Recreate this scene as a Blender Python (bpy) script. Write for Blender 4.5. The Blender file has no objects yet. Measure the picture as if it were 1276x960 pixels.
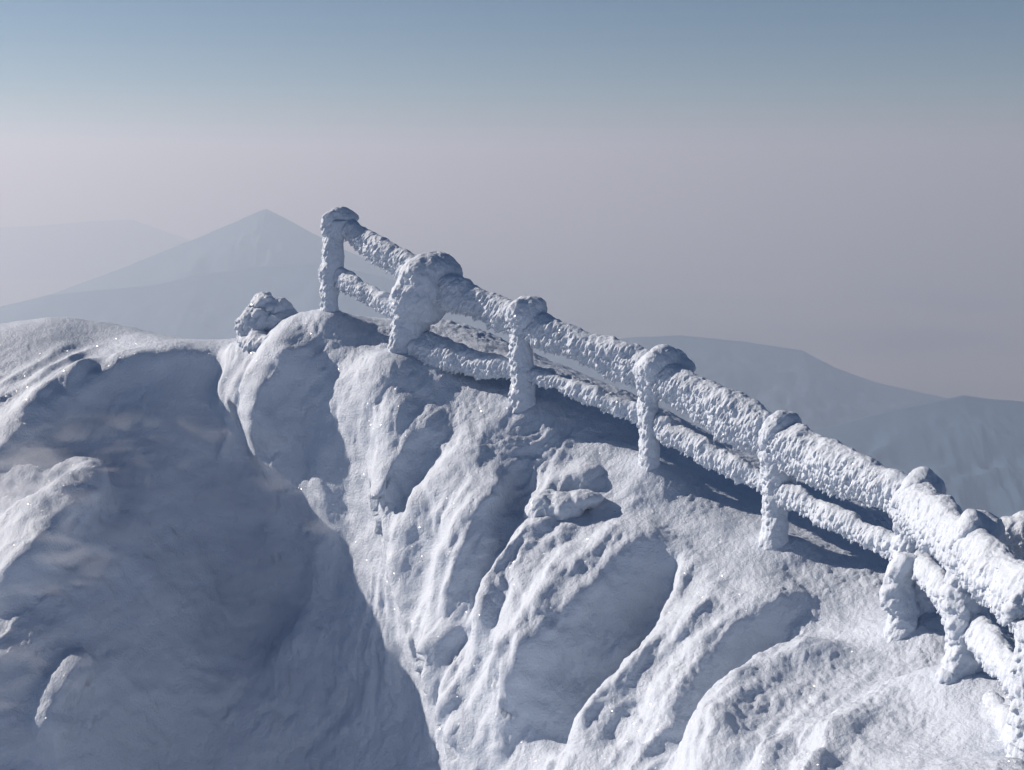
import bpy, math
import numpy as np
from mathutils import Vector

# ------------------------------------------------------------------ camera, sky, sun, exposure
SC = bpy.context.scene
COL = SC.collection
W0, H0, F = 1276.0, 960.0, 1500.0            # photograph size and focal length in its pixels
PITCH = math.radians(10.6)                   # the camera looks slightly down
CP, SP = math.cos(PITCH), math.sin(PITCH)

cam = bpy.data.cameras.new('camera')
cam.sensor_width = 36.0
cam.lens = F / W0 * 36.0
cam.clip_start, cam.clip_end = 0.05, 400000.0
cam_o = bpy.data.objects.new('camera', cam); COL.objects.link(cam_o)
cam_o.location = (0, 0, 0)
cam_o.rotation_euler = (math.pi / 2 - PITCH, 0, 0)
SC.camera = cam_o

SUN_AZ, SUN_EL = math.radians(-71), math.radians(28)     # azimuth from +Y towards +X
SUN = Vector((math.sin(SUN_AZ) * math.cos(SUN_EL), math.cos(SUN_AZ) * math.cos(SUN_EL), math.sin(SUN_EL)))

world = bpy.data.worlds.new('World'); SC.world = world
world.use_nodes = True
wn = world.node_tree.nodes; wl = world.node_tree.links
bg = wn['Background']
sky = wn.new('ShaderNodeTexSky'); sky.sky_type = 'NISHITA'
sky.sun_disc = False
sky.sun_elevation = SUN_EL
sky.sun_rotation = SUN_AZ
sky.altitude = 3000
sky.air_density = 1.15
sky.dust_density = 0.3
sky.ozone_density = 4.0
wl.new(sky.outputs[0], bg.inputs[0])
bg.inputs[1].default_value = 0.043

sl = bpy.data.lights.new('sun', 'SUN'); sl.energy = 5.0; sl.angle = math.radians(0.5); sl.color = (1, 0.875, 0.745)
so = bpy.data.objects.new('sun', sl); COL.objects.link(so)
so.rotation_euler = (-SUN).to_track_quat('-Z', 'Y').to_euler()

SC.view_settings.view_transform = 'Standard'
SC.view_settings.look = 'None'
SC.view_settings.exposure = 0.38
SC.view_settings.gamma = 1.0
SC.cycles.use_denoising = True
SC.cycles.max_bounces = 8
SC.cycles.diffuse_bounces = 2
SC.cycles.volume_bounces = 4

# ------------------------------------------------------------------ helpers
def ray(u, v):
    a = (u - W0 / 2) / F; b = (H0 / 2 - v) / F
    return np.array([a, CP + b * SP, -SP + b * CP])
def at(u, v, D):
    return ray(u, v) * D
def px(n, D):                                   # photo pixels -> metres at depth D
    return n * D / F

U32 = np.uint32
def _h(ix, iy, iz, seed):
    with np.errstate(over='ignore'):
        h = (ix.astype(np.int64) & 0xffffffff).astype(U32) * U32(374761393)
        h ^= (iy.astype(np.int64) & 0xffffffff).astype(U32) * U32(668265263)
        h ^= (iz.astype(np.int64) & 0xffffffff).astype(U32) * U32(2147483647 & 0x9E3779B1)
        h ^= U32(seed * 7919 + 13)
        h = (h ^ (h >> U32(13))) * U32(1274126177)
        h = (h ^ (h >> U32(15))) * U32(2246822519)
        return h ^ (h >> U32(16))
def h01(ix, iy, iz, seed):
    return _h(ix, iy, iz, seed).astype(np.float32) / np.float32(4294967295.0)
def vnoise(P, seed=0):
    """smooth value noise in [-1,1] on an (N,3) array"""
    I = np.floor(P); f = (P - I).astype(np.float32)
    f = f * f * f * (f * (f * 6 - 15) + 10)
    I = I.astype(np.int64); r = 0
    for dx in (0, 1):
        wx = f[:, 0] if dx else 1 - f[:, 0]
        for dy in (0, 1):
            wy = f[:, 1] if dy else 1 - f[:, 1]
            for dz in (0, 1):
                wz = f[:, 2] if dz else 1 - f[:, 2]
                r = r + wx * wy * wz * h01(I[:, 0] + dx, I[:, 1] + dy, I[:, 2] + dz, seed)
    return r * 2 - 1
def fbm(P, octv=4, seed=0, gain=0.5, lac=2.03):
    a, s, r = 1.0, 1.0, 0
    for k in range(octv):
        r = r + a * vnoise(P * s + k * 17.3, seed + k); a *= gain; s *= lac
    return r
def worley(P, seed=0):
    """distance to the nearest jittered cell point, that cell's random number"""
    I = np.floor(P).astype(np.int64)
    best = np.full(len(P), 9.0, np.float32); rid = np.zeros(len(P), np.float32)
    for dx in (-1, 0, 1):
        for dy in (-1, 0, 1):
            for dz in (-1, 0, 1):
                cx, cy, cz = I[:, 0] + dx, I[:, 1] + dy, I[:, 2] + dz
                h = _h(cx, cy, cz, seed)
                jx = (h & U32(1023)).astype(np.float32) / 1023; jy = ((h >> U32(10)) & U32(1023)).astype(np.float32) / 1023
                jz = ((h >> U32(20)) & U32(1023)).astype(np.float32) / 1023
                d = (P[:, 0] - cx - jx) ** 2 + (P[:, 1] - cy - jy) ** 2 + (P[:, 2] - cz - jz) ** 2
                m = d < best
                best = np.where(m, d, best); rid = np.where(m, ((h >> U32(7)) & U32(4095)).astype(np.float32) / 4095, rid)
    return np.sqrt(best), rid
def sstep(a, b, x):
    t = np.clip((x - a) / (b - a), 0, 1); return t * t * (3 - 2 * t)
def unit(v):
    v = np.asarray(v, float); return v / np.linalg.norm(v)

def grid_mesh(name, V, nr, nc, wrap=False):
    """V: (nr*nc,3) row-major grid -> mesh of quads"""
    i = np.arange(nr - 1)[:, None]; j = np.arange(nc if wrap else nc - 1)[None, :]
    j1 = (j + 1) % nc
    Q = np.stack([i * nc + j, i * nc + j1, (i + 1) * nc + j1, (i + 1) * nc + j], -1).reshape(-1, 4)
    me = bpy.data.meshes.new(name)
    me.vertices.add(len(V)); me.vertices.foreach_set('co', np.ascontiguousarray(V, np.float32).ravel())
    me.loops.add(Q.size); me.loops.foreach_set('vertex_index', Q.astype(np.int32).ravel())
    me.polygons.add(len(Q)); me.polygons.foreach_set('loop_start', np.arange(0, Q.size, 4, dtype=np.int32))
    me.polygons.foreach_set('use_smooth', np.ones(len(Q), bool))
    me.update(calc_edges=True); me.validate()
    return me
def grid_normals(V, nr, nc):
    G = V.reshape(nr, nc, 3)
    a = np.gradient(G, axis=0); b = np.gradient(G, axis=1)
    n = np.cross(b, a); n /= np.linalg.norm(n, axis=2, keepdims=True) + 1e-12
    n[n[..., 2] < 0] *= -1
    return n.reshape(-1, 3)
def link(name, me, mat, parent=None, **props):
    o = bpy.data.objects.new(name, me); COL.objects.link(o)
    if mat: me.materials.append(mat)
    if parent is not None: o.parent = parent
    for k, v in props.items(): o[k] = v
    return o

# ------------------------------------------------------------------ materials
def new_mat(name):
    m = bpy.data.materials.new(name); m.use_nodes = True
    nt = m.node_tree; return m, nt, nt.nodes['Principled BSDF']
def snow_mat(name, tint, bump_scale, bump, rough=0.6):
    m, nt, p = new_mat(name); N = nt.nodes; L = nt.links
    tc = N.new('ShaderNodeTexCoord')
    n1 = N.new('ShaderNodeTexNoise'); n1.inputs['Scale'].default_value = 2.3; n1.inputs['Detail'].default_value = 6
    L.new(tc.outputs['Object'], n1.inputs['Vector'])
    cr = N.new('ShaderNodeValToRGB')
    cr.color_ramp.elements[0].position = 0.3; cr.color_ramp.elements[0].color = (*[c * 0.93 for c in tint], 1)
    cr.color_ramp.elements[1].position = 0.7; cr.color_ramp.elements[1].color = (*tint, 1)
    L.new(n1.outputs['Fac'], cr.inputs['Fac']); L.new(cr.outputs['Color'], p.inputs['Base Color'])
    n2 = N.new('ShaderNodeTexNoise'); n2.inputs['Scale'].default_value = bump_scale; n2.inputs['Detail'].default_value = 5
    n2.inputs['Roughness'].default_value = 0.65
    L.new(tc.outputs['Object'], n2.inputs['Vector'])
    b = N.new('ShaderNodeBump'); b.inputs['Strength'].default_value = bump; b.inputs['Distance'].default_value = 0.02
    L.new(n2.outputs['Fac'], b.inputs['Height']); L.new(b.outputs['Normal'], p.inputs['Normal'])
    p.inputs['Roughness'].default_value = rough
    p.inputs['Specular IOR Level'].default_value = 0.25
    # loose ice crystals, each with a facet of its own, that glint when they happen to face the sun
    vo = N.new('ShaderNodeTexVoronoi'); vo.inputs['Scale'].default_value = 150
    L.new(tc.outputs['Object'], vo.inputs['Vector'])
    ge = N.new('ShaderNodeVectorMath'); ge.operation = 'MULTIPLY_ADD'
    ge.inputs[1].default_value = (2, 2, 2); ge.inputs[2].default_value = (-1, -1, -1)
    L.new(vo.outputs['Color'], ge.inputs[0])
    gm = N.new('ShaderNodeNewGeometry'); ad = N.new('ShaderNodeVectorMath'); ad.operation = 'MULTIPLY_ADD'
    ad.inputs[1].default_value = (1.15, 1.15, 1.15); L.new(gm.outputs['Normal'], ad.inputs[0]); L.new(ge.outputs[0], ad.inputs[2])
    nm = N.new('ShaderNodeVectorMath'); nm.operation = 'NORMALIZE'; L.new(ad.outputs[0], nm.inputs[0])
    L.new(nm.outputs[0], p.inputs['Coat Normal'])
    wn_ = N.new('ShaderNodeTexWhiteNoise'); L.new(vo.outputs['Color'], wn_.inputs['Vector'])
    gt = N.new('ShaderNodeMath'); gt.operation = 'GREATER_THAN'; gt.inputs[1].default_value = 0.955
    L.new(wn_.outputs['Value'], gt.inputs[0]); L.new(gt.outputs[0], p.inputs['Coat Weight'])
    p.inputs['Coat Roughness'].default_value = 0.2
    return m
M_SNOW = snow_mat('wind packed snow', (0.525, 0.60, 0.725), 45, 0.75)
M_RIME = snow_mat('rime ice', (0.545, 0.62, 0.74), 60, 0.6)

# ------------------------------------------------------------------ base shape of the snow ridge
POST = [  # base pixel and depth of each fence post
    (404, 402, 12.0), (512, 468, 11.4), (652, 517, 10.9), (806, 597, 10.3), (964, 690, 9.5), (1138, 795, 8.4), (1212, 884, 7.2), (1288, 985, 6.2)]
CTRL = [tuple(at(p[0], p[1] - 9, p[2])) for p in POST]
PIX = [
    # left hump: skyline and lit back
    (280, 426, 12.6), (220, 417, 13.2), (150, 402, 13.7), (80, 393, 14.0), (0, 402, 14.0), (-120, 440, 13.6),
    (100, 440, 12.8), (0, 470, 12.2), (170, 470, 12.1), (60, 520, 11.5), (0, 556, 11.2), (-120, 540, 11.6), (240, 442, 12.3),
    # shaded gully face
    (200, 600, 11.55), (120, 570, 11.45), (200, 750, 10.9), (320, 640, 11.75), (370, 780, 11.2), (200, 900, 10.45), (320, 900, 10.8), (430, 900, 10.6),
    (100, 800, 10.1), (100, 930, 9.75), (0, 960, 9.4), (112, 612, 11.0), (60, 700, 10.35), (0, 765, 10.1), (0, 825, 9.7), (10, 640, 10.75), (-120, 800, 10.4), (-120, 660, 11.1), (75, 860, 9.8), (0, 880, 9.55), (-80, 920, 9.35),
    # gully bottom
    (270, 470, 12.2), (300, 560, 11.9), (432, 650, 11.25), (465, 740, 10.85), (518, 860, 10.3), (548, 955, 9.8), (380, 690, 11.5),
    # right wall of the gully and its noses
    (310, 440, 12.1), (330, 520, 11.75), (395, 430, 11.7), (440, 440, 11.65), (472, 445, 11.5), (430, 490, 11.35), (455, 525, 11.12), (430, 565, 11.25), (395, 590, 11.4), (490, 510, 11.05),
    (500, 600, 10.95), (508, 660, 10.75), (526, 720, 10.45), (570, 860, 9.8), (594, 955, 9.3),
    # fluted face
    (560, 560, 10.75), (560, 650, 10.3), (640, 620, 10.4), (640, 700, 10.0), (640, 830, 9.35), (660, 955, 8.7),
    (800, 700, 9.6), (800, 830, 8.85), (790, 955, 8.05), (720, 560, 10.6), (720, 640, 10.15),
    (950, 800, 8.7), (900, 955, 7.4), (900, 720, 9.25), (1050, 850, 7.8), (1050, 955, 6.75), (1060, 760, 8.8), (1276, 955, 6.05), (1290, 880, 6.6), (1150, 900, 7.1),
    # bench and low rise behind the fence
    (470, 402, 12.3), (560, 400, 12.7), (640, 433, 12.3), (730, 472, 11.9), (800, 500, 11.7), (900, 600, 10.7), (1060, 668, 9.9), (1060, 610, 11.2), (1200, 735, 9.2),
    (335, 412, 12.5),
]
CTRL += [tuple(at(*p)) for p in PIX]
CTRL += [(0, 0, -1.7), (0, 1.8, -2.1), (-2, 0, -2.2), (2, 0, -1.8), (0, 3.2, -2.9), (2.5, 3, -2.5), (-3, 3, -3.6), (0, 5.4, -4.0), (2.2, 4.4, -2.85), (-3, 6, -4.9), (0, -3, -2.2),
         (-7, 19, -6.5), (-3, 16, -4.2), (0, 15.5, -4.2), (2.5, 14, -4.4), (4.2, 12, -4.6), (5.2, 9.5, -4.8), (5.5, 6, -4.4), (-9, 11, -3.6), (-9, 17, -4.5), (-9, 5, -7), (6, 2, -4), (8, 14, -9), (2, 20, -9)]
CTRL = np.array(CTRL)
_c = CTRL[:, :2]; _n = len(_c)
def _tps(r2): return 0.5 * r2 * np.log(r2 + 1e-9)
_K = _tps(((_c[:, None] - _c[None]) ** 2).sum(-1)) + np.eye(_n) * 0.0015
_P = np.c_[np.ones(_n), _c]
_A = np.block([[_K, _P], [_P.T, np.zeros((3, 3))]])
_w = np.linalg.solve(_A, np.r_[CTRL[:, 2], 0, 0, 0])
def base_z(x, y):
    x = np.asarray(x, float).ravel(); y = np.asarray(y, float).ravel()
    z = np.empty(len(x))
    for k in range(0, len(x), 200000):
        s = slice(k, k + 200000)
        r2 = (x[s, None] - _c[None, :, 0]) ** 2 + (y[s, None] - _c[None, :, 1]) ** 2
        z[s] = _tps(r2) @ _w[:_n] + _w[_n] + _w[_n + 1] * x[s] + _w[_n + 2] * y[s]
    # away from the summit everything falls to the valley
    rr = np.hypot(x, y - 8)
    far = -3.0 - 0.72 * np.maximum(rr - 8, 0) ** 1.0
    far = np.maximum(far, -2745)
    t = sstep(9.5, 15, rr)
    return z * (1 - t) + far * t
def surf_hit(u, v, d0=4.5, d1=16):
    d = np.linspace(d0, d1, 600)
    P = ray(u, v)[None] * d[:, None]
    below = P[:, 2] < base_z(P[:, 0], P[:, 1])
    k = int(np.argmax(below)) if below.any() else len(d) - 1
    return P[k]

# ------------------------------------------------------------------ terrain grid
az_in = np.radians(np.linspace(-27, 27, 830))
az_l = np.radians(np.linspace(-180, -27.4, 60)); az_r = np.radians(np.linspace(27.4, 179, 60))
AZ = np.r_[az_l, az_in, az_r]
NR_NEAR, NR_MID, NR_FAR = 14, 570, 60
r_near = np.linspace(0.4, 4.9, NR_NEAR)
r_far = np.geomspace(16.2, 9000, NR_FAR)
rt = np.linspace(5.0, 16.0, 260)
X = np.sin(AZ)[:, None] * rt; Y = np.cos(AZ)[:, None] * rt
Z = base_z(X, Y).reshape(X.shape)
dz = np.gradient(Z, axis=1); dr = rt[1] - rt[0]
# finer steps where the surface is steep or turned to the eye
wgt = np.sqrt(dr ** 2 + dz ** 2) / rt * (1 + 0.0 * dz)
wgt = np.where(rt > 14.6, wgt * 0.35, wgt)
cumL = np.cumsum(wgt, axis=1); cumL = (cumL - cumL[:, :1]) / (cumL[:, -1:] - cumL[:, :1])
q = np.linspace(0, 1, NR_MID)
R = np.empty((len(AZ), NR_NEAR + NR_MID + NR_FAR))
for i in range(len(AZ)):
    R[i] = np.r_[r_near, np.interp(q, cumL[i], rt), r_far]
R = R.T
nr, nc = R.shape
X = (np.sin(AZ)[None] * R).ravel(); Y = (np.cos(AZ)[None] * R).ravel()
V = np.c_[X, Y, base_z(X, Y)]
NB = grid_normals(V, nr, nc)

# ridges and hollows of the wind-carved snow: polyline (drawn downhill), height, width of the left and the right flank
RIDGES = [
    # left hump: wind lips
    ([(250, 432), (170, 462), (100, 500), (30, 545)], 0.10, 0.35, 0.12),
    # lit spur at the left edge
    ([(60, 578), (118, 600), (95, 650), (55, 705), (0, 765)], 0.22, 0.6, 0.10),
    ([(104, 806), (74, 850), (52, 890), (60, 935)], 0.24, 0.08, 0.16),
    # noses on the right wall of the gully
    ([(300, 425), (285, 460), (278, 500), (310, 550)], 0.10, 0.10, 0.25),
    ([(390, 420), (350, 460), (335, 520), (345, 570)], 0.22, 0.30, 0.30),
    ([(360, 470), (340, 510), (350, 540)], 0.06, 0.10, 0.08),
    ([(505, 490), (488, 540), (484, 600), (492, 640)], 0.16, 0.12, 0.30),
    ([(560, 520), (510, 570), (480, 640)], 0.10, 0.14, 0.16),
    # fluted face, from left to right
    ([(600, 545), (560, 590), (526, 650), (518, 720), (545, 800), (572, 880), (590, 955)], 0.13, 0.14, 0.22),
    ([(650, 560), (605, 620), (580, 690), (572, 770), (586, 850), (606, 950)], 0.12, 0.16, 0.14),
    ([(650, 640), (610, 690), (590, 740), (585, 800), (560, 830)], 0.10, 0.14, 0.10),
    ([(700, 640), (655, 690), (625, 740), (625, 790)], 0.13, 0.14, 0.10),
    ([(740, 645), (690, 690), (655, 760), (645, 840)], 0.13, 0.18, 0.10),
    ([(790, 650), (740, 700), (700, 740), (670, 800), (650, 830)], 0.10, 0.20, 0.09),
    ([(830, 655), (770, 710), (715, 770), (690, 830)], 0.20, 0.25, 0.30),
    ([(690, 800), (640, 850), (610, 900), (600, 955)], 0.16, 0.14, 0.22),
    ([(720, 790), (675, 840), (655, 900)], 0.10, 0.10, 0.16),
    ([(1015, 738), (945, 785), (885, 845), (835, 925)], 0.17, 0.40, 0.10),
    ([(752, 596), (715, 604), (688, 624), (668, 655)], 0.13, 0.16, 0.13),
    ([(930, 740), (870, 790), (810, 850), (760, 920), (740, 955)], 0.08, 0.25, 0.10),
    ([(1060, 800), (980, 850), (920, 900), (890, 955)], 0.20, 0.26, 0.20),
    ([(1020, 860), (950, 905), (915, 955)], 0.06, 0.10, 0.08),
    ([(1276, 862), (1190, 870), (1120, 892), (1050, 930), (1010, 955)], 0.16, 0.25, 0.35),
]
HOLLOWS = [
    ([(850, 690), (800, 790), (745, 870), (700, 950)], -0.38, 0.38, 0.06),
    ([(1000, 782), (940, 832), (885, 890), (860, 930)], -0.15, 0.16, 0.05),
    ([(275, 432), (285, 500), (330, 575)], -0.10, 0.3, 0.08),
]
disp = np.zeros(len(V))
PW = V + 0.03 * np.c_[fbm(V * 3.0, 2, 5), fbm(V * 3.0, 2, 9), fbm(V * 3.0, 2, 11)]
def add_ridge(pts, h, wl_, wr_, drip=False):
    global disp
    W = np.array([surf_hit(*p) for p in pts])
    seg = np.linalg.norm(np.diff(W, axis=0), axis=1)
    spx = np.array([math.hypot(pts[k + 1][0] - pts[k][0], pts[k + 1][1] - pts[k][1]) for k in range(len(pts) - 1)]) * 0.0067
    if drip and (seg > 3.2 * spx + 0.05).any(): return
    W3 = []
    for k in range(len(W) - 1):                       # smooth the polyline a little
        for t in np.linspace(0, 1, 4, endpoint=False):
            p0, p1, p2, p3 = W[max(k - 1, 0)], W[k], W[k + 1], W[min(k + 2, len(W) - 1)]
            W3.append(0.5 * ((2 * p1) + (-p0 + p2) * t + (2 * p0 - 5 * p1 + 4 * p2 - p3) * t * t + (-p0 + 3 * p1 - 3 * p2 + p3) * t ** 3))
    W3.append(W[-1]); W3 = np.array(W3)
    m = 2.2 * max(wl_, wr_)
    lo, hi = W3.min(0) - m, W3.max(0) + m
    idx = np.nonzero(((V > lo) & (V < hi)).all(1))[0]
    if len(idx) == 0: return
    P = V[idx]; n = NB[idx]
    P = PW[idx]
    best = np.full(len(idx), 1e9); sg = np.zeros(len(idx)); tt = np.zeros(len(idx))
    S = len(W3) - 1
    for k in range(S):
        a, b = W3[k], W3[k + 1]; ab = b - a; L2 = ab @ ab + 1e-12
        t = np.clip((P - a) @ ab / L2, 0, 1)
        dv = P - (a + t[:, None] * ab)
        d = np.sqrt((dv ** 2).sum(1))
        s = (np.cross(np.broadcast_to(ab, dv.shape), dv) * n).sum(1)
        mm = d < best
        best = np.where(mm, d, best); sg = np.where(mm, s, sg); tt = np.where(mm, (k + t) / S, tt)
    w = np.where(sg > 0, wr_, wl_)
    prof = np.exp(-(best / w) ** (1.6 if drip else 1.9))
    ends = sstep(-0.02, 0.25, tt) * (1 - 0.6 * sstep(0.8, 1.02, tt))
    if drip: ends = sstep(0.0, 0.55, tt)
    disp[idx] += h * prof * ends
for r_ in RIDGES: add_ridge(*r_)
for r_ in HOLLOWS: add_ridge(*r_)
# many small drip-shaped lobes that follow the wind-carved flow of the face
rng = np.random.default_rng(11)
pu = np.array([p[0] for p in POST]); pvv = np.array([p[1] for p in POST])
def lobe(u, v, L, w, h, bend):
    pts = [(u, v)]
    for k in range(4):
        ang = math.radians(np.interp(u, [470, 540, 620, 720, 900, 1100], [-4, 8, 26, 40, 47, 52]) - bend * (k - 1.0))
        u -= math.sin(ang) * L / 4; v += math.cos(ang) * L / 4
        pts.append((u, v))
    D_ = 9.8
    add_ridge(pts, px(h, D_), px(w, D_), px(w * 0.55, D_), True)
n_l = 0
while n_l < 150:
    u, v = rng.uniform(470, 1130), rng.uniform(500, 950)
    if v < np.interp(u, pu, pvv) + 30 or u < np.interp(v, [500, 600, 720, 860, 955], [505, 512, 540, 588, 615]): continue
    if np.interp(v, [640, 690, 790, 870, 950], [830, 800, 730, 690, 650]) < u < np.interp(v, [640, 690, 790, 870, 950], [850, 860, 815, 760, 715]): continue
    if u > 1000 and v < 760: continue
    s_ = rng.uniform(0, 1) ** 1.5
    w = 8 + 18 * s_
    lobe(u, v, rng.uniform(7, 13) * w, w, (0.26 + 0.16 * rng.random()) * w, rng.uniform(4, 12))
    n_l += 1
n_l = 0
while n_l < 260:                                     # fine streaks
    u, v = rng.uniform(490, 1150), rng.uniform(500, 950)
    if v < np.interp(u, pu, pvv) + 15 or u < np.interp(v, [500, 600, 720, 860, 955], [505, 512, 540, 588, 615]): continue
    w = rng.uniform(3.5, 7); lobe(u, v, rng.uniform(6, 14) * w, w, 0.36 * w, rng.uniform(4, 12)); n_l += 1
for k in range(44):                                  # wind ripples on the left hump
    u, v = rng.uniform(-20, 230), 0
    v = np.interp(u, [0, 80, 230], [rng.uniform(415, 540), rng.uniform(410, 500), rng.uniform(425, 450)])
    L = rng.uniform(40, 110); pts = [(u, v)]
    for q_ in range(4): pts.append((pts[-1][0] - L / 4, pts[-1][1] + L / 4 * (0.15 + 0.25 * q_)))
    w = rng.uniform(5, 10); add_ridge(pts, px(0.5 * w, 12.5), px(w * 1.4, 12.5), px(w * 0.6, 12.5), True)
for k in range(16):                                  # small lobes on the noses above the gully
    u, v = rng.uniform(290, 370), rng.uniform(440, 540)
    w = rng.uniform(6, 12); L = w * 4
    add_ridge([(u, v), (u - 0.3 * L, v + 0.5 * L), (u - 0.35 * L, v + L)], px(0.6 * w, 11.8), px(w, 11.8), px(w * 0.6, 11.8), True)
for k in range(14):                                  # ice lumps and short streaks in the shaded gully
    u, v = rng.uniform(60, 440), rng.uniform(600, 940)
    w = rng.uniform(6, 14); L = rng.uniform(30, 90); a_ = math.radians(rng.uniform(35, 75))
    pts = [(u - math.sin(a_) * L * t, v + math.cos(a_) * L * t) for t in (0, .33, .66, 1)]
    add_ridge(pts, px(0.3 * w, 10.6), px(w * 1.5, 10.6), px(w, 10.6), True)
V1 = (V + NB * disp[:, None]).reshape(nr, nc, 3)
for _ in range(7):
    A_ = V1.copy()
    A_[1:-1, 1:-1] = 0.5 * V1[1:-1, 1:-1] + 0.125 * (V1[:-2, 1:-1] + V1[2:, 1:-1] + V1[1:-1, :-2] + V1[1:-1, 2:])
    V1[NR_NEAR:-NR_FAR, 62:-62] = A_[NR_NEAR:-NR_FAR, 62:-62]
V1 = V1.reshape(-1, 3)
# real detail only where it can be seen
near = (np.hypot(V[:, 0], V[:, 1]) > 4.0) & (np.hypot(V[:, 0], V[:, 1]) < 17) & (np.abs(np.arctan2(V[:, 0], V[:, 1])) < math.radians(28))
idx = np.nonzero(near)[0]
P = V1[idx]
N1 = grid_normals(V1, nr, nc)[idx]
# lit face or gully: how far right of the gully line (in plan)
gx = np.array([at(270, 470, 12.2), at(300, 560, 11.9), at(400, 640, 11.75), at(440, 740, 11.35), at(490, 860, 10.75), at(530, 955, 10.35)])
side = P[:, 0] - np.interp(-P[:, 1], -gx[:, 1], gx[:, 0])
face = sstep(-0.15, 0.35, side)
hump = sstep(11.4, 12.0, P[:, 1]) * (1 - face)
warp = np.c_[fbm(P * 1.3, 3, 21), fbm(P * 1.3, 3, 22), fbm(P * 1.3, 3, 23)]
# flutes along the fall line of the face
e1 = unit((-0.42, -0.62, -0.66)); e2 = unit(np.cross(e1, (0, 0.4, 1))); e3 = np.cross(e1, e2)
def flow(P, along, across, seed, wa=0.35):
    Q = P + wa * warp
    return np.c_[Q @ e1 * along, Q @ e2 * across, Q @ e3 * across * 0.4]
f1 = 1 - np.abs(vnoise(flow(P, 0.9, 4.0, 31), 31))
f2 = 1 - np.abs(vnoise(flow(P, 1.8, 8.0, 32), 32))
f3 = vnoise(flow(P, 4.0, 17.0, 33), 33)
steep = sstep(0.95, 0.75, N1[:, 2])
det = face * steep * (0.012 * (f1 - 0.6) + 0.020 * (f2 - 0.6) + 0.010 * f3)
# lumpy rime pellets on the flatter ground
d1, c1 = worley(np.c_[P @ e1 * 5, P @ e2 * 8, P @ e3 * 8] + warp * 0.6, 41)
d2, c2 = worley(np.c_[P @ e1 * 11, P @ e2 * 17, P @ e3 * 17] + warp * 0.8, 42)
lump = np.clip(fbm(P * 1.7, 3, 45) * 0.8 + 0.35, 0, 1)
flat_ = sstep(0.70, 0.88, N1[:, 2])
det += (face * (0.45 + 0.55 * flat_) + 0.25 * hump) * lump * (0.009 * (c1 * (1 - d1 ** 2)) + 0.012 * (c2 * (1 - d2 ** 2)))
d3, c3 = worley(P * 30 + warp, 43)
det += (0.3 + 0.7 * lump) * np.maximum(face, 0.5) * 0.009 * c3 * (1 - d3 ** 2)
det += 0.05 * fbm(P * 0.9, 2, 51) * (1 - 0.5 * face)
for k, p in enumerate(POST):                         # small drifts banked against the feet of the posts
    c = at(*p); r_, h_ = (0.34, 0.14) if k == 1 else ((0.30, 0.13) if k in (5, 6) else (0.20, 0.075))
    q_ = c + np.array([0.08, 0.0, 0.0])
    det += h_ * np.exp(-((P[:, 0] - q_[0]) ** 2 / (1.8 * r_ ** 2) + (P[:, 1] - q_[1]) ** 2 / r_ ** 2)) * (1 + 0.3 * warp[:, 0])
gull = (1 - face) * (1 - hump)
und = fbm(flow(P, 1.1, 3.0, 35, 0.25), 4, 36, 0.5)
det += gull * 0.028 * und * np.clip(0.5 + fbm(P * 0.8, 2, 37), 0, 1.2)
dg_, cg_ = worley(flow(P, 6, 13, 38), 39)
det += gull * 0.017 * cg_ ** 3 * np.clip(1 - dg_ ** 2, 0, 1)
det += 0.011 * fbm(P * np.array([6., 6., 9.]), 3, 52) * (0.4 + 0.6 * face + 0.7 * gull)
det += 0.0035 * fbm(P * 34, 2, 53) * (0.4 + 0.6 * np.maximum(face, hump))
V2 = V1.copy(); V2[idx] = P + N1 * det[:, None]
# rough flank far below
rr = np.hypot(V[:, 0], V[:, 1]); fz = sstep(20, 200, rr)
V2[:, 2] += fz * rr * 0.05 * fbm(V / 400.0, 3, 61)
ridge_me = grid_mesh('snow_ridge', V2, nr, nc, wrap=True)
snow_ridge = link('snow_ridge', ridge_me, M_SNOW, kind='structure')

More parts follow.
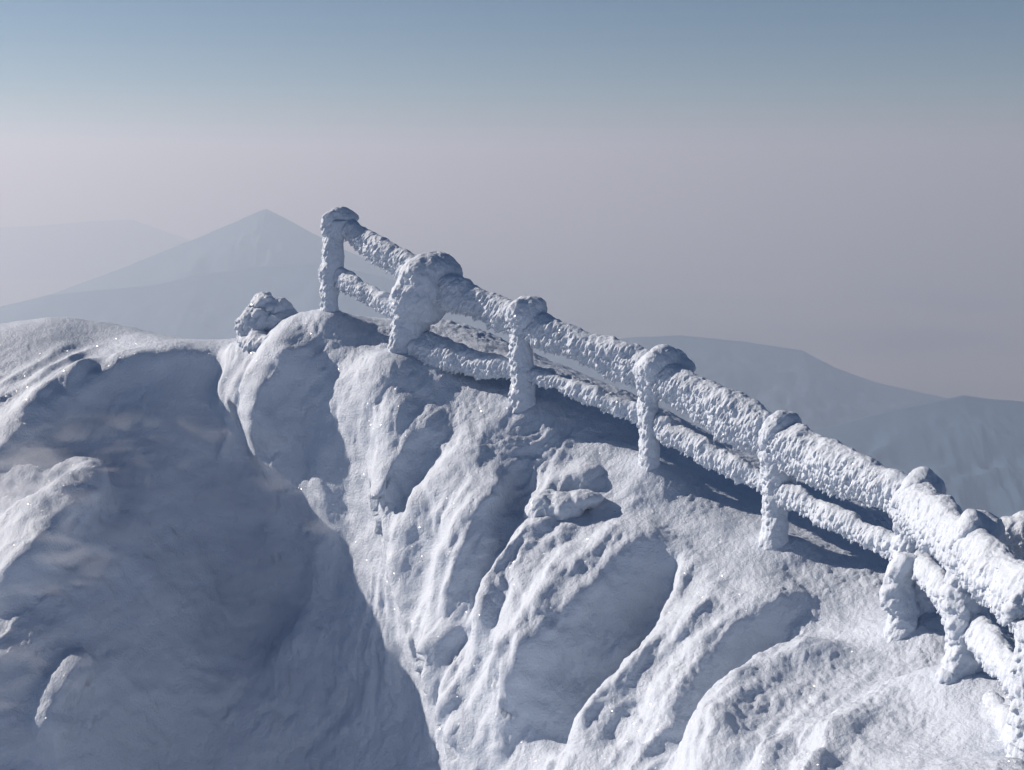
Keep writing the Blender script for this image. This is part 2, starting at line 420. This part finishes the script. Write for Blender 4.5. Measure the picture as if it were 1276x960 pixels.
# ------------------------------------------------------------------ rime shapes: union by voxel remesh, then feathered
WIND = unit((-0.72, -0.62, -0.18))              # towards the wind, where the feathers grow
DROOP = unit((-0.52, -0.40, -0.75))
class Blob:
    def __init__(s): s.v = []; s.f = []
    def grid(s, G):                              # closed loft: (rings, segs, 3)
        G = np.asarray(G, float); k_ = len(G) // 2
        if np.cross(G[k_, 1] - G[k_, 0], G[k_, 2] - G[k_, 1]) @ (G[-1].mean(0) - G[0].mean(0)) < 0: G = G[:, ::-1]
        nr_, ns = G.shape[:2]; o = len(s.v)
        s.v += [tuple(p) for p in G.reshape(-1, 3)]
        for i in range(nr_ - 1):
            for j in range(ns):
                s.f.append((o + i * ns + j, o + i * ns + (j + 1) % ns, o + (i + 1) * ns + (j + 1) % ns, o + (i + 1) * ns + j))
        s.f.append(tuple(o + j for j in range(ns))[::-1]); s.f.append(tuple(o + (nr_ - 1) * ns + j for j in range(ns)))
    def ellipsoid(s, c, ax):                     # ax: three semi-axis vectors
        ax = np.array(ax, float); ph = np.linspace(0.02, math.pi - 0.02, 12); th = np.linspace(0, 2 * math.pi, 20, endpoint=False)
        G = (np.array(c)[None, None] + np.cos(ph)[:, None, None] * ax[2] + np.sin(ph)[:, None, None] * (np.cos(th)[None, :, None] * ax[0] + np.sin(th)[None, :, None] * ax[1]))
        s.grid(G)
    def loft(s, C, A, B, n=20, p=2.0):           # centres, semi-axis vectors per ring
        th = np.linspace(0, 2 * math.pi, n, endpoint=False)
        c, q_ = np.cos(th), np.sin(th)
        c = np.sign(c) * np.abs(c) ** (2 / p); q_ = np.sign(q_) * np.abs(q_) ** (2 / p)
        s.grid(np.array(C)[:, None] + c[None, :, None] * np.array(A)[:, None] + q_[None, :, None] * np.array(B)[:, None])
    def build(s, name, voxel, smooth, feather, mat, parent=None, seed=0, lumps=0.02, **props):
        me = bpy.data.meshes.new(name); me.from_pydata(s.v, [], s.f); me.update()
        o = bpy.data.objects.new(name + '_tmp', me); COL.objects.link(o)
        m = o.modifiers.new('r', 'REMESH'); m.mode = 'VOXEL'; m.voxel_size = voxel
        sm = o.modifiers.new('s', 'SMOOTH'); sm.iterations = smooth; sm.factor = 0.5
        dg = bpy.context.evaluated_depsgraph_get()
        me2 = bpy.data.meshes.new_from_object(o.evaluated_get(dg))
        bpy.data.objects.remove(o); bpy.data.meshes.remove(me)
        me2.name = name
        nv = len(me2.vertices); co = np.empty(nv * 3, np.float32); me2.vertices.foreach_get('co', co); co = co.reshape(-1, 3).astype(float)
        no = np.empty(nv * 3, np.float32); me2.vertex_normals.foreach_get('vector', no); no = no.reshape(-1, 3).astype(float)
        co = feather(co, no, seed, lumps)
        me2.vertices.foreach_set('co', co.astype(np.float32).ravel())
        me2.polygons.foreach_set('use_smooth', np.ones(len(me2.polygons), bool)); me2.update()
        return link(name, me2, mat, parent, **props)
def feathers(amp, fs=1.0, always=0.12, wind=None):
    """rime feathers growing down-wind on the windward side, smooth rime elsewhere"""
    WIND_ = WIND if wind is None else unit(wind)
    b1 = DROOP; b2 = unit(np.cross(b1, (0.3, -0.2, 1))); b3 = np.cross(b1, b2)
    def fn(co, no, seed, lumps):
        wf = always + (1 - always) * sstep(-0.05, 0.75, no @ WIND_)
        und = sstep(0.2, 0.9, -no[:, 2]) * sstep(-0.5, 0.2, no @ WIND_)
        wf = np.clip(wf + 0.5 * und, 0, 1)
        wp = np.c_[vnoise(co * 5, seed + 1), vnoise(co * 5, seed + 2), vnoise(co * 5, seed + 3)]
        Q = np.c_[co @ b1 * 7, co @ b2 * 34, co @ b3 * 34] * fs + 0.45 * wp
        d1, c1 = worley(Q, seed + 71)
        d2, c2 = worley(Q * 1.9 + 7, seed + 72)
        hgt = (0.25 + 0.75 * c1 ** 1.5) * np.clip(1.05 - 1.1 * d1, 0, 1) + 0.35 * c2 * np.clip(1 - 1.1 * d2, 0, 1)
        out = co + (wf * amp * hgt)[:, None] * (0.85 * DROOP + 0.40 * no)
        out += no * (lumps * fbm(co * 7, 3, seed + 80) + 0.003 * fbm(co * 45, 2, seed + 83))[:, None]
        return out
    return fn

BLADE = unit((0.91, 0.42, 0.0)); THICK = unit((-0.42, 0.91, 0.0)); UP = np.array([0, 0, 1.0])

fence_base = at(*POST[3])
fence = bpy.data.objects.new('rime_covered_railing', None); COL.objects.link(fence)
fence['label'] = 'long handrail fence thickly crusted with white rime, running down the snow ridge'
fence['category'] = 'railing'

def rail(name, A, B, hv, hh, amp, seed, sag=0.0, voxel=0.008, p=2.2, tilt=0.25):
    """A, B: end points; hv, hh: half height and half depth at both ends"""
    n = 24; C = []; AX = []; BX = []
    d = unit(B - A); side = unit(np.cross(d, UP)); up = unit(np.cross(side, d))
    if side @ WIND < 0: side = -side
    for i in range(n):
        t = i / (n - 1)
        c = A + (B - A) * t - UP * sag * 4 * t * (1 - t)
        k = 1 + 0.10 * math.sin(seed * 1.7 + t * 5.3) + 0.06 * math.sin(seed + t * 13)
        e = min(1.0, 0.75 + 3 * min(t, 1 - t))
        v_ = (hv[0] * (1 - t) + hv[1] * t) * k * e; h_ = (hh[0] * (1 - t) + hh[1] * t) * k
        C.append(c); AX.append(side * h_); BX.append((up + side * -tilt) * v_)
    b = Blob(); b.loft(C, AX, BX, 26, p)
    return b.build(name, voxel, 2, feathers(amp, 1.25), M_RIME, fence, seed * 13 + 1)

TOP = [(432, 283), (530, 345), (657, 403), (818, 463), (970, 548), (1138, 622), (1206, 682), (1290, 752)]
LOW = [(418, 338), (500, 388), (648, 462), (812, 523), (965, 605), (1140, 690), (1212, 775), (1290, 862)]
TV = [(12, 16), (18, 19), (18, 22), (24, 25), (26, 25), (27, 30), (31, 34)]      # half heights in px
LV = [(9, 12), (24, 8), (7, 11), (11, 13), (13, 15), (14, 15), (16, 18)]
for i in range(7):
    Da, Db = POST[i][2], POST[i + 1][2]
    a, b_ = at(*TOP[i], Da), at(*TOP[i + 1], Db)
    hv = (px(TV[i][0], Da), px(TV[i][1], Db))
    vx = 0.0076 if i < 3 else 0.0066
    rail('top_rail', a, b_, hv, (hv[0] * 0.72, hv[1] * 0.72), 0.055, 3 + i, 0.01, vx)
    a, b_ = at(*(LOW[i] if i != 1 else (520, 432)), Da), at(*LOW[i + 1], Db)
    hv = (px(LV[i][0], Da), px(LV[i][1], Db))
    rail('lower_rail', a, b_, hv, (hv[0] * 0.75, hv[1] * 0.75), 0.045, 23 + i, 0.02 if i != 2 else -0.03, vx)

for (a, b_, hv, sd) in [(surf_hit(758, 562) - np.array([0, 0, 0.03]), at(806, 583, 10.3), (0.03, 0.045), 51), (at(1222, 868, 7.1), at(1288, 930, 6.2), (0.08, 0.09), 53)]:
    rail('toe_rail', a, b_, hv, (hv[0] * 0.8, hv[1] * 0.8), 0.04, sd, 0.01)
# posts: list of (u centre, v, width in px), thickness in m; the rows reach a little into the snow
POSTS = [
    [(424, 275, 30), (416, 300, 24), (416, 325, 26), (414, 340, 30), (412, 365, 21), (411, 390, 22), (416, 405, 44), (418, 425, 70)],
    [(525, 350, 56), (516, 380, 40), (512, 400, 46), (510, 430, 52), (510, 455, 58), (510, 480, 62), (510, 510, 66)],
    [(655, 400, 34), (650, 430, 25), (650, 450, 26), (652, 470, 28), (652, 495, 29), (653, 520, 30), (654, 560, 34)],
    [(815, 470, 36), (808, 500, 22), (810, 530, 23), (810, 560, 23), (810, 585, 25), (812, 605, 28), (814, 640, 34)],
    [(968, 560, 44), (974, 590, 48), (970, 615, 36), (968, 640, 29), (966, 665, 31), (964, 688, 42), (962, 720, 56)],
    [(1140, 635, 38), (1136, 660, 44), (1142, 690, 50), (1144, 715, 40), (1150, 750, 40), (1152, 790, 46), (1152, 840, 54)],
    [(1205, 700, 56), (1206, 740, 56), (1206, 775, 58), (1208, 800, 56), (1206, 830, 66), (1202, 865, 86), (1198, 915, 110)],
    [(1290, 770, 50), (1292, 820, 50), (1290, 860, 54), (1288, 920, 52), (1288, 970, 60), (1288, 1030, 90)],
]
post_objs = []
for i, rows in enumerate(POSTS):
    D = POST[i][2]; b = Blob(); C = []; AX = []; BX = []
    for (u, v, w) in rows:
        C.append(at(u, v, D)); AX.append(BLADE * px(w / 2, D)); BX.append(THICK * (0.07 + 0.22 * px(w / 2, D)))
    # densify
    t = np.linspace(0, len(C) - 1, 30); k = np.arange(len(C))
    f_ = lambda L: np.stack([np.interp(t, k, np.array(L)[:, j]) for j in range(3)], 1)
    b.loft(f_(C), f_(AX), f_(BX), 22, 2.3)
    if i == 5:                                   # a second, crooked pillar of rime on the windward side
        rows2 = [(1138, 690, 40), (1128, 708, 42), (1120, 728, 36), (1122, 745, 42), (1128, 762, 36), (1126, 785, 50), (1122, 830, 80)]
        b.loft([at(u, v, D - 0.1) for u, v, w in rows2], [BLADE * px(w / 2, D) for u, v, w in rows2], [THICK * (0.05 + 0.3 * px(w / 2, D)) for u, v, w in rows2], 20, 2.2)
    if i == 6:                                   # fins that point into the wind
        for (u, v, r) in [(1196, 752, 20), (1188, 838, 20), (1182, 856, 22), (1176, 874, 24)]:
            c = at(u, v, D - 0.06); r_ = px(r, D); b.ellipsoid(c, [(r_ * 0.9, 0, -r_ * 0.0), (0, r_ * 0.5, 0), (r_ * 0.3, 0, r_ * 0.34)])
    post_objs.append(b.build('post', 0.0095, 4 if i not in (5, 6) else 8, feathers(0.045, 1.0, 0.0, (-1, -0.3, 0)), M_RIME, fence, 101 + i * 7, 0.012 if i not in (5, 6) else 0.026))

CAPDIR = unit((0.82, 0.57, 0)); CAPTHK = unit((-0.57, 0.82, 0))
# rounded rime caps over the post heads: ellipses (u, v, rx, ry) in px and depth radius
CAPS = [
    [(424, 272, 20, 13), (432, 272, 16, 9), (416, 282, 13, 16)],
    [(538, 348, 40, 34), (524, 372, 36, 36), (554, 362, 30, 27), (514, 405, 22, 34)],
    [(655, 392, 24, 24), (662, 388, 20, 18), (648, 400, 14, 22)],
    [(828, 458, 34, 27), (812, 466, 20, 26), (845, 462, 22, 18)],
    [(972, 535, 24, 24), (958, 552, 14, 24), (982, 528, 16, 15)],
    [(1148, 612, 32, 26), (1130, 622, 20, 20), (1162, 612, 20, 20)],
    [(1216, 660, 32, 26), (1232, 664, 22, 22), (1200, 668, 18, 24)],
]
for i, ell in enumerate(CAPS):
    D = POST[i][2]; b = Blob()
    for (u, v, rx, ry) in ell:
        c = at(u, v, D); r1, r2 = px(rx, D), px(ry, D)
        b.ellipsoid(c, [CAPDIR * r1 * 1.12, CAPTHK * min(r1, r2) * 0.78, UP * r2])
    b.build('rime_cap', 0.0095, 6, feathers(0.035, 1.0, 0.06), M_RIME, post_objs[i], 201 + i * 5, 0.02)

# ------------------------------------------------------------------ other things on the ridge
def snow_lump(name, ell, D, label, cat, seed, feather_amp, lumps=0.03, smooth=4):
    b = Blob()
    for (u, v, rx, ry) in ell:
        c = at(u, v, D); r1, r2 = px(rx, D), px(ry, D)
        b.ellipsoid(c, [(r1, 0, 0), (0, 0.9 * r1, 0), (0, 0, r2)])
    return b.build(name, 0.011, smooth, feathers(feather_amp, 0.9, 0.15), M_RIME, None, seed, lumps, label=label, category=cat)
snow_lump('boulder', [(325, 402, 24, 22), (330, 380, 14, 16), (345, 384, 17, 11), (352, 400, 24, 16), (372, 408, 24, 9), (312, 406, 16, 18), (345, 422, 46, 14), (322, 372, 6, 7)], 12.3,
          'knobbly snow-crusted boulder on the ridge crest beside the highest end of the fence', 'boulder', 301, 0.06, 0.032)
snow_lump('boulder', [(680, 638, 27, 26), (700, 630, 30, 20), (726, 620, 26, 11)], 10.15,
          'small rime-plastered rock jutting from the fluted slope below the fence', 'boulder', 321, 0.04, 0.022, 16)
# a second railing comes in from the right behind the first one
fence2 = bpy.data.objects.new('rime_covered_railing', None); COL.objects.link(fence2)
fence2['label'] = 'rime-crusted end of another handrail, half hidden behind the long fence'
fence2['category'] = 'railing'
b = Blob(); D = 8.6
C = [at(u, v, D) for (u, v) in [(1292, 668), (1292, 700), (1290, 740), (1290, 790), (1290, 830)]]
b.loft(C, [BLADE * px(w, D) for w in (26, 24, 22, 26, 40)], [THICK * 0.11] * 5, 22, 2.3)
b.build('post', 0.0095, 4, feathers(0.045, 1.0, 0.0, (-1, -0.3, 0)), M_RIME, fence2, 401, 0.012)
b = Blob()
for (u, v, rx, ry) in [(1262, 662, 20, 20), (1285, 660, 34, 26), (1320, 668, 40, 26)]:
    b.ellipsoid(at(u, v, D), [BLADE * px(rx, D), THICK * px(ry, D), UP * px(ry, D)])
b.build('rime_cap', 0.0095, 6, feathers(0.045, 1.0, 0.2), M_RIME, fence2, 411, 0.02)
fence, keep = fence2, fence
rail('top_rail', at(1290, 668, D), at(1290, 668, D) + np.array([1.5, -0.5, -0.25]), (0.14, 0.15), (0.11, 0.12), 0.05, 61)
rail('lower_rail', at(1290, 735, D), at(1290, 735, D) + np.array([1.5, -0.5, -0.25]), (0.09, 0.09), (0.07, 0.07), 0.045, 62)
p2 = at(1290, 668, D) + np.array([1.5, -0.5, -0.25])
b = Blob(); b.loft([p2 - UP * h_ for h_ in (-0.12, 0.3, 0.8, 1.5, 2.2)], [BLADE * 0.14] * 5, [THICK * 0.11] * 5, 22, 2.3)
b.build('post', 0.0095, 4, feathers(0.045, 1.0, 0.0, (-1, -0.3, 0)), M_RIME, fence2, 421, 0.012)
fence = keep

# ------------------------------------------------------------------ far country
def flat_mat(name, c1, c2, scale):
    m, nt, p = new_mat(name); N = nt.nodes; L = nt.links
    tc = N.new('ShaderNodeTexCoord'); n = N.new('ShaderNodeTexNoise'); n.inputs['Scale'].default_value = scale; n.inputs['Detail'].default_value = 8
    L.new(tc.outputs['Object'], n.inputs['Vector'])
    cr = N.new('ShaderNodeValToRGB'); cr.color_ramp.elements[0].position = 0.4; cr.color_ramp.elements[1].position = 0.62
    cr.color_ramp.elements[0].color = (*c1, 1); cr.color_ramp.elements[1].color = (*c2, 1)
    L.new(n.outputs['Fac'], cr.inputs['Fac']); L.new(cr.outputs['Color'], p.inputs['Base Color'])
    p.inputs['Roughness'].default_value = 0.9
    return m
M_FOREST = flat_mat('air-blue forested mountainside', (0.03, 0.085, 0.18), (0.04, 0.10, 0.205), 0.0006)  # blue of distant air and skylit shade mixed into the forest colour
M_VALLEY = flat_mat('valley land', (0.16, 0.17, 0.19), (0.30, 0.31, 0.33), 0.0002)
FLOOR = -2760.0
g = np.linspace(-95000, 95000, 60)
gx_, gy_ = np.meshgrid(g, g)
link('valley_floor', grid_mesh('valley_floor', np.c_[gx_.ravel(), gy_.ravel(), FLOOR + 0 * gx_.ravel()], 60, 60), M_VALLEY, kind='structure')

def mountain(name, crest, D, slope, seed, rough=0.10, mat=None):
    """crest: skyline pixels; a range of that outline D metres away, falling to the valley on both sides"""
    K = np.array([at(u, v, D * (1 + dd)) for (u, v, dd) in crest])
    ns, nt_ = 180, 81
    t = np.linspace(0, len(K) - 1, ns); k = np.arange(len(K))
    Cc = np.stack([np.interp(t, k, K[:, j]) for j in range(3)], 1)
    tan = np.gradient(Cc[:, :2], axis=0); tan /= np.linalg.norm(tan, axis=1, keepdims=True)
    for _ in range(30): tan[1:-1] = (tan[:-2] + tan[1:-1] * 2 + tan[2:]) / 4
    nor = np.c_[-tan[:, 1], tan[:, 0]]
    s = np.linspace(-1, 1, nt_); s = np.sign(s) * np.abs(s) ** 1.4
    hgt = Cc[:, 2] - FLOOR
    width = hgt.max() / slope
    XY = Cc[:, None, :2] + nor[:, None] * (s[None, :, None] * width)
    zz = FLOOR - 20 + (hgt[:, None] + 20) * (1 - np.abs(s)[None] ** 0.85)
    Vm = np.c_[XY.reshape(-1, 2), zz.ravel()]
    sc_ = width / 5
    nz = 1 - np.abs(fbm(Vm / sc_, 5, seed)) * 1.2
    am = (np.abs(s)[None] * (1 - np.abs(s)[None]) * 4 * 0.9 + 0.03) * hgt[:, None]
    Vm[:, 2] += (am.ravel() * rough * 1.0 * (nz - 0.7))
    Vm[:, 2] += fbm(Vm / (sc_ * 0.25), 3, seed + 9) * 0.012 * hgt.max() * (0.15 + 0.85 * np.tile(sstep(0.0, 0.15, np.abs(s)), ns))
    return link(name, grid_mesh(name, Vm, ns, nt_), mat or M_FOREST, kind='structure')
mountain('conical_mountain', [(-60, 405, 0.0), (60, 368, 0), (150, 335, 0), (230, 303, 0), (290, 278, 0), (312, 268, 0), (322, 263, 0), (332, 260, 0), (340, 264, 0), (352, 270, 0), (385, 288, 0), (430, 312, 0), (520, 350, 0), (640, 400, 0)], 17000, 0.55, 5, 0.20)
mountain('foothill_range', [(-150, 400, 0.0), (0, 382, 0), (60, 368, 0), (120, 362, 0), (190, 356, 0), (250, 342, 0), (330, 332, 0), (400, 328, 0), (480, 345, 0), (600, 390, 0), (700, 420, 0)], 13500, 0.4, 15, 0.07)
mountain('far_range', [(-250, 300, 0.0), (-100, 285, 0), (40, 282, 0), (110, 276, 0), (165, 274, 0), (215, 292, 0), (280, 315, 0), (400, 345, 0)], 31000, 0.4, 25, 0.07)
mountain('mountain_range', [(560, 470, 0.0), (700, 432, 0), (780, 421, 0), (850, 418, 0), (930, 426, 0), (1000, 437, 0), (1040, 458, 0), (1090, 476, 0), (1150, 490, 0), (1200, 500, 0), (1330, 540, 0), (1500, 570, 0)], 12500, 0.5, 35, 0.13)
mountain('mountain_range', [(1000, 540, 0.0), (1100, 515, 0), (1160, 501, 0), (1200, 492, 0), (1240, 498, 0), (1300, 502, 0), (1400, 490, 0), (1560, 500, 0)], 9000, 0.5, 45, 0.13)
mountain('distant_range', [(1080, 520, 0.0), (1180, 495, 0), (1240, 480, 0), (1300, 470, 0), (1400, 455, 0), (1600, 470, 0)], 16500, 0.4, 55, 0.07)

# ------------------------------------------------------------------ snow smoke drifting in the gully
nu_, nv_ = 30, 26
us, vs = np.linspace(-40, 455, nu_), np.linspace(500, 965, nv_)
BP = np.array([[surf_hit(min(u, np.interp(v, [500, 560, 640, 740, 860, 965], [255, 290, 410, 445, 495, 525])), v) for u in us] for v in vs])
view = unit(ray(230, 720))
for _ in range(3):
    Bs = BP.copy(); Bs[1:-1, 1:-1] = (BP[:-2, 1:-1] + BP[2:, 1:-1] + BP[1:-1, :-2] + BP[1:-1, 2:]) / 4; BP = Bs
nrm = unit((0.12, -0.8, 0.6))
edge = np.sin(np.linspace(0, np.pi, nv_))[:, None] ** 0.5 * np.sin(np.linspace(0, np.pi, nu_))[None] ** 0.5
top_ = BP + nrm * (0.04 + 0.55 * edge)[..., None]
bot_ = BP - nrm * 0.10
vv = np.concatenate([top_.reshape(-1, 3), bot_.reshape(-1, 3)]); n1_ = nu_ * nv_; ff = []
for i in range(nv_ - 1):
    for j in range(nu_ - 1):
        a = i * nu_ + j; ff.append((a, a + nu_, a + nu_ + 1, a + 1)); ff.append((n1_ + a, n1_ + a + 1, n1_ + a + nu_ + 1, n1_ + a + nu_))
rim = [(0, j) for j in range(nu_)] + [(i, nu_ - 1) for i in range(1, nv_)] + [(nv_ - 1, j) for j in range(nu_ - 2, -1, -1)] + [(i, 0) for i in range(nv_ - 2, 0, -1)]
rid_ = [i * nu_ + j for i, j in rim]
for k in range(len(rid_)):
    a, b = rid_[k], rid_[(k + 1) % len(rid_)]; ff.append((a, b, n1_ + b, n1_ + a))
sp = bpy.data.meshes.new('spindrift'); sp.from_pydata([tuple(p) for p in vv], [], ff); sp.update()
ms = bpy.data.materials.new('spindrift'); ms.use_nodes = True
nt = ms.node_tree; nt.nodes.remove(nt.nodes['Principled BSDF'])
pv = nt.nodes.new('ShaderNodeVolumePrincipled'); pv.inputs['Color'].default_value = (0.9, 0.92, 0.96, 1); pv.inputs['Anisotropy'].default_value = 0.3
tc = nt.nodes.new('ShaderNodeTexCoord'); mp = nt.nodes.new('ShaderNodeMapping')
mp.inputs['Rotation'].default_value = (0, math.radians(28), math.radians(25)); mp.inputs['Scale'].default_value = (0.75, 1.5, 2.2)
nz_ = nt.nodes.new('ShaderNodeTexNoise'); nz_.inputs['Scale'].default_value = 2.1; nz_.inputs['Detail'].default_value = 6; nz_.inputs['Distortion'].default_value = 0.8
cr = nt.nodes.new('ShaderNodeMapRange'); cr.inputs['From Min'].default_value = 0.515; cr.inputs['From Max'].default_value = 0.78; cr.inputs['To Max'].default_value = 2.6
nt.links.new(tc.outputs['Object'], mp.inputs[0]); nt.links.new(mp.outputs[0], nz_.inputs['Vector']); nt.links.new(nz_.outputs['Fac'], cr.inputs['Value'])
nt.links.new(cr.outputs[0], pv.inputs['Density']); nt.links.new(pv.outputs[0], nt.nodes['Material Output'].inputs['Volume'])
link('spindrift', sp, ms, kind='stuff')
SC.cycles.volume_step_rate = 0.25
SC.cycles.volume_max_steps = 64

# ------------------------------------------------------------------ haze
hz = bpy.data.meshes.new('haze')
x0, x1, y0, y1, z0, z1 = -98000, 98000, -98000, 98000, FLOOR - 30, 520
hz.from_pydata([(x0, y0, z0), (x1, y0, z0), (x1, y1, z0), (x0, y1, z0), (x0, y0, z1), (x1, y0, z1), (x1, y1, z1), (x0, y1, z1)], [],
               [(3, 2, 1, 0), (4, 5, 6, 7), (0, 1, 5, 4), (1, 2, 6, 5), (2, 3, 7, 6), (3, 0, 4, 7)])
mh = bpy.data.materials.new('haze'); mh.use_nodes = True
nt = mh.node_tree; nt.nodes.remove(nt.nodes['Principled BSDF'])
pv = nt.nodes.new('ShaderNodeVolumePrincipled')
pv.inputs['Color'].default_value = (0.455, 0.605, 0.785, 1)
pv.inputs['Absorption Color'].default_value = (0.309, 0.106, 0.0, 1)   # air thins red least: near haze is blue, deep haze pale
pv.inputs['Density'].default_value = 1.1e-4
pv.inputs['Anisotropy'].default_value = 0.35
nt.links.new(pv.outputs[0], nt.nodes['Material Output'].inputs['Volume'])
link('haze', hz, mh, kind='stuff')
